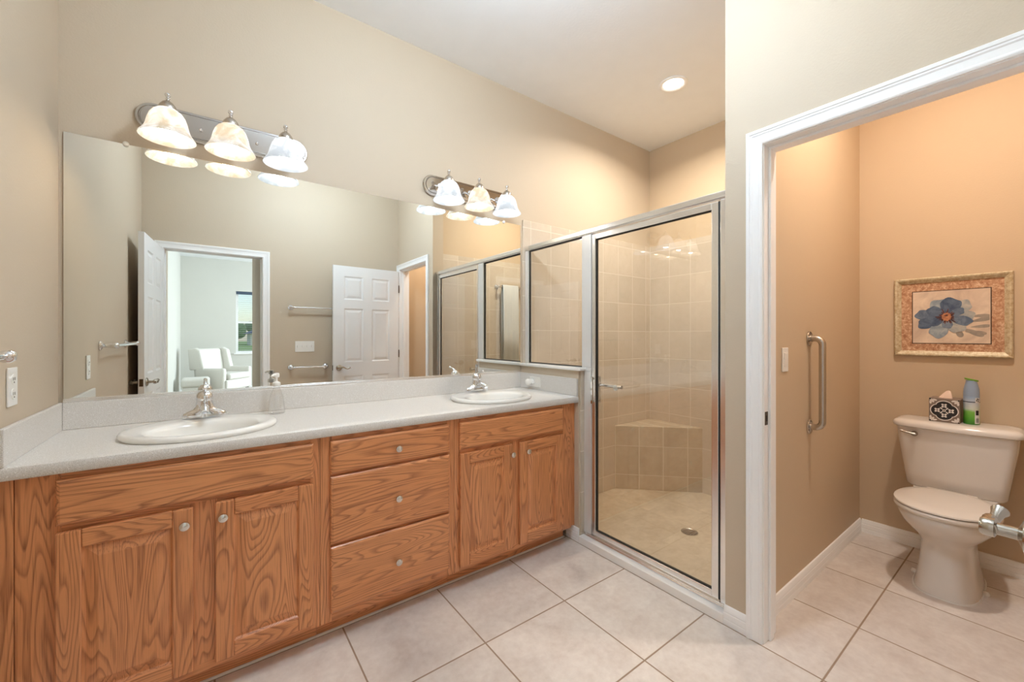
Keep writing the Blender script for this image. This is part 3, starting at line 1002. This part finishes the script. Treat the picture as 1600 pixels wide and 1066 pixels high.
def egg(x0, x1, hw, z, n=56, p=2.0, front=0.5):
    """closed ring; x0 is the front, widest point sits at fraction front"""
    r = []
    xm = x0 + (x1 - x0) * front
    for k in range(n):
        a = 2 * PI * k / n
        c, s = math.cos(a), math.sin(a)
        cc = math.copysign(abs(c) ** (2 / p), c)
        ss = math.copysign(abs(s) ** (2 / p), s)
        r.append((xm + ((x1 - xm) if c > 0 else (xm - x0)) * cc, TY + hw * ss, z))
    return r


rg = [egg(2.875, 3.37, .118, .0005, p=3.2, front=.5), egg(2.875, 3.37, .119, .012, p=3.2), egg(2.880, 3.37, .113, .03, p=3.2), egg(2.895, 3.35, .102, .10, p=3.2), egg(2.915, 3.33, .095, .18, p=3.0),
      egg(2.918, 3.34, .096, .235, p=2.8), egg(2.895, 3.36, .112, .268, p=2.6), egg(2.850, 3.39, .140, .302, p=2.4, front=.47), egg(2.808, 3.40, .166, .340, p=2.3, front=.45), egg(2.788, 3.41, .180, .375, p=2.25, front=.45),
      egg(2.785, 3.42, .184, .398, p=2.25, front=.45), egg(2.790, 3.42, .182, .408, p=2.25, front=.45)]
finish('bowl', B().loft(rg), M['bone'], toi, smooth=60)
finish('deck', B().loft([egg(3.20, 3.445, .10, .30, p=4), egg(3.19, 3.448, .15, .36, p=4), egg(3.19, 3.448, .165, .41, p=4), egg(3.20, 3.445, .16, .428, p=4)]), M['bone'], toi, smooth=50)
finish('seat', B().loft([egg(2.779, 3.22, .186, .409, p=2.15, front=.5), egg(2.774, 3.225, .190, .416, p=2.15, front=.5), egg(2.774, 3.225, .190, .424, p=2.15, front=.5), egg(2.780, 3.22, .186, .431, p=2.15, front=.5)]), M['bone_seat'], toi, smooth=40)
cv = finish('lid', B().loft([egg(2.782, 3.225, .184, .4335, p=2.15, front=.5), egg(2.775, 3.23, .190, .437, p=2.15, front=.5), egg(2.776, 3.23, .189, .444, p=2.15, front=.5), egg(2.79, 3.225, .178, .450, p=2.15, front=.5), egg(2.85, 3.19, .14, .4535, p=2.15, front=.5)]), M['bone_seat'], toi, smooth=50)
for s in (-1, 1):
    finish('hinge', B().tube([(3.205, TY + s * .075 - .018, .440), (3.205, TY + s * .075 + .018, .440)], .012, 12), M['bone_seat'], toi, smooth=50)


def rrect(x0, x1, hw, z, r=.035, n=8, bow=0.0):
    pts = []
    for cx, cy, a0 in ((x1 - r, hw - r, 0), (x0 + r, hw - r, PI / 2), (x0 + r, -hw + r, PI), (x1 - r, -hw + r, 3 * PI / 2)):
        for k in range(n + 1):
            a = a0 + PI / 2 * k / n
            pts.append([cx + r * math.cos(a), cy + r * math.sin(a), z])
    # extra points along the front for a gentle bow
    out = []
    for i, p in enumerate(pts):
        out.append(p)
        if i == 2 * (n + 1) - 1:
            for k in range(1, 12):
                q = k / 12
                out.append([x0 - bow * math.sin(PI * q), (hw - r) * (1 - 2 * q), z])
    return [(p[0], TY + p[1], p[2]) for p in out]


finish('tank', B().loft([rrect(3.275, 3.44, .180, .425, .04, bow=.006), rrect(3.262, 3.445, .190, .440, .04, bow=.01), rrect(3.255, 3.446, .197, .50, .04, bow=.012), rrect(3.240, 3.448, .224, .70, .04, bow=.014), rrect(3.236, 3.448, .229, .766, .04, bow=.015)]), M['bone'], toi, smooth=40)
finish('tank_lid', B().loft([rrect(3.232, 3.449, .232, .7665, .04, bow=.016), rrect(3.222, 3.453, .243, .772, .045, bow=.018), rrect(3.220, 3.453, .245, .786, .045, bow=.018), rrect(3.226, 3.451, .239, .800, .045, bow=.016), rrect(3.245, 3.444, .222, .808, .045, bow=.012), rrect(3.27, 3.43, .20, .8095, .045, bow=.01)]), M['bone'], toi, smooth=50)
h = B().lathe([(.015, 0), (.015, -.006), (.011, -.010), (.009, -.018)], (3.227, .492, .735), 18, 'X')
h.tube([(3.209, .488, .735), (3.205, .504, .737), (3.206, .524, .741), (3.208, .548, .746)], [.009, .0065, .006, .0065], 12)
finish('flush_lever', h, M['pewter'], toi, smooth=50)
for s in (-1, 1):
    finish('bolt_cap', B().lathe([(.016, .0005), (.015, .010), (.009, .018), (.0005, .020)], (3.10, TY + s * .128, 0), 16), M['bone'], toi, smooth=50)
cb = B().loft([egg(2.868, 3.376, .125, .0003, p=3.2), egg(2.872, 3.372, .121, .006, p=3.2)])
finish('caulk_line', cb, M['caulk'], toi)

# ------------------------------------------------------------------ tissue box
ZL = .8097
tx0, tx1, ty0, ty1 = 3.285, 3.405, 0.322, 0.442
t = thing('tissue_box', 'black and white patterned tissue cube on the toilet tank', 'tissue box', ((tx0 + tx1) / 2, (ty0 + ty1) / 2, ZL))
mats = [simple('box_taupe', rgb(128, 112, 100), 0.5), simple('box_black', rgb(34, 31, 32), 0.5), simple('box_white', rgb(226, 220, 214), 0.5)]
bx = B().box(tx0, tx1, ty0, ty1, ZL, ZL + .130)
body = finish('carton', bx, mats[0], t, bevel=0.002)
pt = B()
cyy, czz = (ty0 + ty1) / 2, ZL + .065


def disc(cy, cz, ry, rz, d, mi, n=20, rot=0.0):
    poly = []
    for k in range(n):
        a = 2 * PI * k / n
        u, w = ry * math.cos(a), rz * math.sin(a)
        poly.append((cy + u * math.cos(rot) - w * math.sin(rot), cz + u * math.sin(rot) + w * math.cos(rot)))
    pt.prism(poly, 'YZ', tx0 - d, tx0 + .001, mi)


def quatre(s, d, mi):
    poly = []
    for k in range(96):
        a = 2 * PI * k / 96
        r = s * (.036 + .0075 * abs(math.cos(2 * a)) ** .7)
        poly.append((cyy + 1.12 * r * math.cos(a), czz + 1.12 * r * math.sin(a)))
    pt.prism(poly, 'YZ', tx0 - d, tx0 + .001, mi)


for sy_ in (-1, 1):
    for sz_ in (-1, 1):
        disc(cyy + sy_ * .048, czz + sz_ * .052, .013, .006, .0004, 2, rot=sy_ * sz_ * .85)
        disc(cyy + sy_ * .037, czz + sz_ * .056, .010, .0045, .0004, 2, rot=sy_ * sz_ * .2)
        disc(cyy + sy_ * .053, czz + sz_ * .042, .0045, .010, .0004, 2)
        disc(cyy + sy_ * .055, czz + sz_ * .060, .004, .004, .0006, 1)
quatre(1.14, .0006, 2)
quatre(1.05, .0009, 1)
for k in range(4):
    a = PI / 2 * k
    cy, cz = cyy + .027 * math.cos(a), czz + .027 * math.sin(a)
    for j in range(4):
        q = a + PI / 4 + PI / 2 * j
        disc(cy + .0075 * math.cos(q), cz + .0075 * math.sin(q), .0062, .0046, .0012, 2, 14, q)
    disc(cy, cz, .0035, .0035, .0015, 1, 12)
    q = a + PI / 4
    disc(cyy + .016 * math.cos(q), czz + .016 * math.sin(q), .007, .003, .0012, 2, 14, q)
disc(cyy, czz, .007, .007, .0012, 2, 18)
disc(cyy, czz, .004, .004, .0015, 0, 14)
finish('printed_pattern', pt, mats, body)
ts = B()
rows = []
for z, r in ((.129, .024), (.140, .020), (.155, .014), (.168, .008), (.172, .003)):
    rows.append([((tx0 + tx1) / 2 + r * .5 * math.cos(2 * PI * k / 24) + .1 * (z - .129), cyy - .25 * (z - .129) + r * math.sin(2 * PI * k / 24) * (1 + .25 * math.sin(5 * 2 * PI * k / 24)), ZL + z) for k in range(24)])
ts.loft(rows)
finish('tissue', ts, simple('tissue_paper', rgb(240, 214, 196), 0.9), t, smooth=60)

# ------------------------------------------------------------------ air freshener can
fx, fy = 3.345, 0.286
t = thing('air_freshener', 'blue, white and green air freshener spray can on the toilet tank', 'spray can', (fx, fy, ZL))
n = N('can_print')
sz = n.new('SeparateXYZ')
n.link(n.new('TexCoord').outputs['Object'], sz.inputs[0])
wob = n.math('MULTIPLY_ADD', n.noise(n.coords(), 18, 2), .03, -.015)
zz = n.math('DIVIDE', n.math('ADD', sz.outputs[2], wob), .2)
plain = n.math('DIVIDE', sz.outputs[2], .2)
c1 = n.ramp(zz, [(.0, rgb(60, 130, 40)), (.16, rgb(92, 178, 52)), (.34, rgb(130, 196, 84)), (.42, rgb(206, 216, 206)), (.60, rgb(196, 204, 212)), (.72, rgb(150, 172, 200))])
n.set(Base_Color=c1, Roughness=.3)
finish('can', B().lathe([(.029, .0003), (.031, .003), (.031, .148), (.0305, .152)], (fx, fy, ZL), 36), n.m, t, smooth=40)
finish('band', B().lathe([(.0312, .120), (.0312, .1245)], (fx, fy, ZL), 36, cap=False), simple('navy_band', rgb(40, 48, 70), .4), t, smooth=40)
hd = B().lathe([(.0308, .152), (.031, .165), (.0295, .190), (.025, .214), (.021, .230), (.0215, .238)], (fx, fy, ZL), 32)
hh = finish('spray_head', hd, simple('blue_grey_plastic', rgb(148, 168, 194), .35), t, smooth=50)
gt = B()
ring0 = [(fx + .0215 * math.cos(2 * PI * k / 28) * (1 + .15 * math.sin(2 * PI * k / 28)), fy + .026 * math.sin(2 * PI * k / 28), ZL + .2385 + .006 * math.sin(2 * PI * k / 28)) for k in range(28)]
gt.loft([ring0, [(p[0], p[1], p[2] + .007) for p in ring0]])
finish('trigger_top', gt, simple('green_plastic', rgb(110, 160, 50), .35), hh, smooth=40)
gl = B()


def on_can(a0, a1, z0, z1, r, mi):
    p, q = [], []
    for k in range(7):
        a = a0 + (a1 - a0) * k / 6
        p.append((fx + r * math.cos(a), fy + r * math.sin(a), ZL + z0))
        q.append((fx + r * math.cos(a), fy + r * math.sin(a), ZL + z1))
    gl.loft([p, q], False, False, False, mi)


aw = PI + .95
on_can(aw - .45, aw + .35, .006, .082, .0313, 0)
on_can(aw - .33, aw + .12, .052, .078, .0316, 1)
for k in range(9):
    on_can(aw - .30 + k * .05, aw - .30 + k * .05 + (.015 if k % 2 else .03), .012, .036, .0316, 1)
for a_, z_ in ((-.3, .128), (-.05, .124), (.0, .134), (-.2, .136)):
    on_can(aw + a_, aw + a_ + .16, z_, z_ + .007, .0316, 1)
on_can(aw - .4, aw + .25, .119, .146, .0314, 0)
finish('back_label', gl, [simple('label_white', rgb(214, 214, 212), .4), simple('label_black', rgb(26, 26, 28), .4)], t)

# ------------------------------------------------------------------ framed flower picture
py0, py1, pz0, pz1 = .145, .616, 1.171, 1.641
t = thing('framed_picture', 'framed blue flower print on the wall above the toilet', 'picture', (XB, (py0 + py1) / 2, (pz0 + pz1) / 2))
nf = N('antiqued_gold_frame')
nf.set(Base_Color=nf.mix(nf.ramp(nf.noise(nf.coords(), 60, 5, .65), [(.35, (0, 0, 0)), (.65, (1, 1, 1))]), rgb(180, 160, 124), rgb(218, 210, 184)), Roughness=.45, Metallic=.15)
fr = B()
P = lambda a, c, d: (XB - .0006 - d, a, c)
fr.nested([(py0, py1, pz0, pz1, 0), (py0, py1, pz0, pz1, .018), (py0 + .006, py1 - .006, pz0 + .006, pz1 - .006, .024), (py0 + .014, py1 - .014, pz0 + .014, pz1 - .014, .022),
           (py0 + .031, py1 - .031, pz0 + .031, pz1 - .031, .008), (py0 + .031, py1 - .031, pz0 + .031, pz1 - .031, .004)], P, fill=False)
finish('frame', fr, nf.m, t)
nmt = N('mottled_mat_board')
nmt.set(Base_Color=nmt.ramp(nmt.noise(nmt.coords(), 55, 6, .7, .8), [(.36, rgb(160, 112, 84)), (.5, rgb(190, 148, 116)), (.64, rgb(222, 192, 164))]), Roughness=.7)
mt = B().box(XB - .0056, XB - .001, py0 + .029, py1 - .029, pz0 + .029, pz1 - .029)
finish('mat_board', mt, nmt.m, t)
ay0, ay1, az0, az1 = .225, .534, 1.2485, 1.557
finish('fillet', B().box(XB - .0066, XB - .005, ay0 - .004, ay1 + .004, az0 - .004, az1 + .004), simple('dark_fillet', rgb(62, 42, 34), .5), t)
pr = B()
XA = XB - .0068


NPET = [0]


def petal(cu, cv, length, width, ang, lay, mi, wav=0.0):
    """cu,cv in 0..1 of the print, u measured from its left edge as seen"""
    aw_, ah = ay1 - ay0, az1 - az0
    pts = []
    for k in range(36):
        a = 2 * PI * k / 36
        lx = length * (.5 - .5 * math.cos(a)) * (1 + wav * .04 * math.sin(5 * a))
        w = width * math.sin(a) * (.35 + .65 * (.5 - .5 * math.cos(a)))
        u = cu + lx * math.cos(ang) - w * math.sin(ang)
        v_ = cv + lx * math.sin(ang) + w * math.cos(ang)
        pts.append((ay1 - u * aw_, az0 + v_ * ah))
    NPET[0] += 1
    pts = [(min(max(p[0], ay0 + .003), ay1 - .003), min(max(p[1], az0 + .003), az1 - .003)) for p in pts]
    pr.prism(pts, 'YZ', XA - .0004 * lay - .00003 * NPET[0], XA + .0002, mi)


def art(c1, c2, sc=25):
    k = N('art_paint')
    k.set(Base_Color=k.mix(k.ramp(k.noise(k.coords(), sc, 5, .6, .7), [(.35, (0, 0, 0)), (.65, (1, 1, 1))]), c1, c2), Roughness=.6)
    return k.m


amats = [art(rgb(196, 176, 160), rgb(226, 208, 188), 8), art(rgb(120, 138, 156), rgb(168, 178, 184)), art(rgb(84, 102, 128), rgb(122, 138, 158)), art(rgb(62, 80, 110), rgb(100, 118, 142)),
         art(rgb(150, 158, 164), rgb(190, 188, 180)), art(rgb(150, 92, 70), rgb(198, 140, 100), 80), art(rgb(70, 40, 40), rgb(110, 60, 54), 80), art(rgb(140, 134, 128), rgb(168, 158, 146))]
pr.box(XA, XA + .0012, ay0, ay1, az0, az1, 0)
fu, fv = .46, .50
for dx, dv, L, w, a, m in ((.30, -.10, .26, .05, .25, 7), (.30, .0, .24, .045, .02, 7), (.20, -.22, .30, .06, -.5, 7), (.23, -.28, .27, .05, -.15, 7), (.12, -.2, .2, .06, -1.2, 7), (.3, -.2, .25, .04, .1, 7)):
    petal(fu + dx, fv + dv, L, w, a, .5, m)
for a, L, w, lay, m in ((2.0, .36, .17, 1, 1), (.75, .40, .15, 1, 4), (.05, .36, .13, 1, 4), (3.0, .43, .14, 2, 2), (3.55, .42, .14, 3, 3), (-1.95, .42, .17, 3, 1), (-.95, .34, .16, 4, 4), (-.35, .34, .12, 4, 2),
                        (1.35, .36, .19, 5, 3), (2.55, .30, .13, 4, 3), (3.1, .26, .10, 5, 3), (-2.6, .26, .11, 5, 3), (.55, .26, .09, 5, 2), (-1.5, .22, .10, 6, 2)):
    petal(fu, fv, L, w, a, lay, m, 1.0)
for k in range(26):
    a = 2 * PI * k / 26 + random.uniform(-.1, .1)
    petal(fu, fv, random.uniform(.09, .17), .010, a, 7 + k * .02, 6)
for k in range(9):
    a = 2 * PI * k / 9
    petal(fu - .035 * math.cos(a), fv - .02 * math.sin(a), .10, .035, a, 8 + k * .02, 5)
petal(fu - .03, fv + .02, .05, .022, .2, 9, 6)
finish('print', pr, amats, t)

# ------------------------------------------------------------------ grab bar
gx, gz0, gz1 = 2.548, .812, 1.278
t = thing('grab_bar', 'brushed steel vertical grab bar on the toilet room wall', 'grab bar', (gx, .79, 1.045))
pts = [(gx, .789, gz0), (gx, .765, gz0)]
for k in range(9):
    a = PI / 2 * k / 8
    pts.append((gx, .765 - .034 * math.sin(a), gz0 + .034 * (1 - math.cos(a))))
for k in range(9):
    a = PI / 2 * k / 8
    pts.append((gx, .731 + .034 * (1 - math.cos(a)), gz1 - .034 + .034 * math.sin(a)))
pts += [(gx, .789, gz1)]
finish('rail', B().tube(pts, .0158, 20), M['nickel'], t, smooth=50)
for z in (gz0, gz1):
    fl = finish('flange', B().lathe([(.038, -.0006), (.039, -.003), (.036, -.007), (.019, -.010)], (gx, .79, z), 30, 'Y'), M['nickel'], t, smooth=40)
    for k in range(3):
        a = PI / 2 + 2 * PI * k / 3
        finish('screw', B().lathe([(.005, -.005), (.005, -.0085), (.002, -.010)], (gx + .028 * math.cos(a), .79, z + .028 * math.sin(a)), 10, 'Y'), M['bronze'], fl)

# ------------------------------------------------------------------ bedroom seen in the mirror
b = B().box(.5, 1.45, -7.13, -7.06, .88, .93).box(.5, 1.45, -7.13, -7.06, 2.32, 2.37).box(.5, .55, -7.13, -7.06, .93, 2.32).box(1.40, 1.45, -7.13, -7.06, .93, 2.32).box(.55, 1.40, -7.12, -7.07, 1.60, 1.65)
w = struct('window_1', b, M['trim'], 'white sash window in the far bedroom wall, seen in the mirror', 'window')
finish('pane', B().box(.55, 1.40, -7.10, -7.095, .93, 2.32), M['win_glass'], w)
finish('sill', B().box(.46, 1.49, -7.03, -6.96, .855, .88), M['trim'], w)
t = thing('window_blind', 'white slatted blind in the bedroom window, seen in the mirror', 'blind', (.975, -7.03, 2.36))
finish('head_rail', B().box(.51, 1.44, -7.05, -7.0, 2.30, 2.365), simple('blind_valance', rgb(70, 84, 104), .5), t)
s_ = B()
for k in range(27):
    z = .96 + k * .05
    s_.box(.52, 1.43, -7.045, -7.005, z, z + .0025)
so = finish('slats', s_, M['white_plastic'], t)
b = B().box(4.48, 4.57, -5.9, -3.3, .7, .76).box(4.48, 4.57, -5.9, -3.3, 2.24, 2.3).box(4.48, 4.57, -5.9, -5.84, .76, 2.24).box(4.48, 4.57, -3.36, -3.3, .76, 2.24).box(4.48, 4.57, -4.63, -4.57, .76, 2.24)
w = struct('added_window', b, M['trim'], 'wide white window added to the bedroom side wall for fill light, out of frame', 'window')  # unseen window, added so the fill light has an opening
finish('pane', B().box(4.52, 4.525, -5.84, -3.36, .76, 2.24), M['win_glass'], w)

# wing chair
t = thing('wing_chair', 'white upholstered wing armchair by the bedroom window, seen in the mirror', 'armchair', (.24, -5.7, 0), rz=-0.85)
O = Vector((.24, -5.7, 0))


def cb_(x0, x1, y0, y1, z0, z1):
    return B().box(O.x + x0, O.x + x1, O.y + y0, O.y + y1, z0, z1)


finish('seat', cb_(-.36, .34, -.30, .36, .20, .40), M['fabric'], t, bevel=.03, segs=3)
finish('cushion', cb_(-.30, .30, -.22, .38, .40, .53), M['fabric'], t, bevel=.045, segs=4)
bk = B()
bk.loft([[(O.x + x, O.y + y, z) for x, y in ((-.32, -.38 - s), (.32, -.38 - s), (.32, -.22 - s), (-.32, -.22 - s))] for z, s in ((.30, 0), (.6, .03), (.9, .08), (1.03, .11))])
finish('backrest', bk, M['fabric'], t, bevel=.05, segs=4)
for sx_ in (-1, 1):
    xa, xb = sorted((sx_ * .30, sx_ * .40))
    finish('arm', cb_(xa, xb, -.30, .32, .20, .64), M['fabric'], t, bevel=.04, segs=3)
    wg = B()
    wg.prism([(O.y - .42, .60), (O.y - .10, .60), (O.y - .14, .75), (O.y - .20, 1.0), (O.y - .30, 1.05), (O.y - .46, 1.03)], 'YZ', O.x + xa, O.x + xb)
    finish('wing', wg, M['fabric'], t, bevel=.025, segs=3)
    for yy in (-.24, .28):
        finish('leg', B().lathe([(.018, 0.001), (.022, .05), (.03, .12), (.032, .205)], (O.x + sx_ * .30, O.y + yy, 0), 14), M['dark_wood'], t, smooth=50)
t = thing('ottoman', 'pale upholstered ottoman in front of the bedroom armchair, seen in the mirror', 'ottoman', (-.22, -4.98, 0))
finish('cushion', B().box(-.43, .0, -5.24, -4.74, .34, .50), M['fabric'], t, bevel=.05, segs=4)
finish('base', B().box(-.41, -.02, -5.22, -4.76, .18, .34), M['fabric'], t, bevel=.02)
for xx in (-.37, -.06):
    for yy in (-5.18, -4.80):
        finish('leg', B().lathe([(.016, .001), (.022, .06), (.03, .12), (.03, .185)], (xx, yy, 0), 12), M['dark_wood'], t, smooth=50)

# outdoors beyond the bedroom window
struct('ground', B().box(-60, 80, -140, -7.4, -.5, -.3), M['grass'], 'green lawn outside the bedroom window', 'lawn')
t = thing('house', 'neighbouring house with a grey-blue hipped roof beyond the lawn', 'house', (9.5, -82, -.3))
finish('wall', B().box(5.6, 14, -86, -78, -.3, 1.7), M['stucco'], t)
r = B().loft([[(4.9, -86.6, 1.7), (14.6, -86.6, 1.7), (14.6, -77.4, 1.7), (4.9, -77.4, 1.7)], [(8.4, -82.2, 3.5), (11, -82.2, 3.5), (11, -81.8, 3.5), (8.4, -81.8, 3.5)]])
finish('roof', r, M['roof'], t)
for k, (x, y, hgt) in enumerate(((3.6, -95, 3.6), (8.2, -99, 4.4), (13.0, -97, 4.0), (18.0, -94, 4.4), (-1.5, -92, 3.8))):
    t = thing('tree', ['broad green tree on the far lawn', 'taller tree behind the house', 'round tree behind the house roof', 'tree at the far side of the lawn', 'low bushy tree near the house'][k] + ', through the bedroom window', 'tree', (x, y, -.3), 'trees beyond the lawn')
    finish('trunk', B().tube([(x, y, -.3), (x, y, hgt * .5)], [.2, .14], 8), M['dark_wood'], t)
    cr_ = B()
    rr = random.Random(k)
    for j in range(9):
        cr_.ball((x + rr.uniform(-1.3, 1.3), y + rr.uniform(-1, 1), hgt * .55 + rr.uniform(-.9, 1.2)), rr.uniform(.8, 1.4), 12)
    finish('crown', cr_, M['leaf'], t, smooth=80)
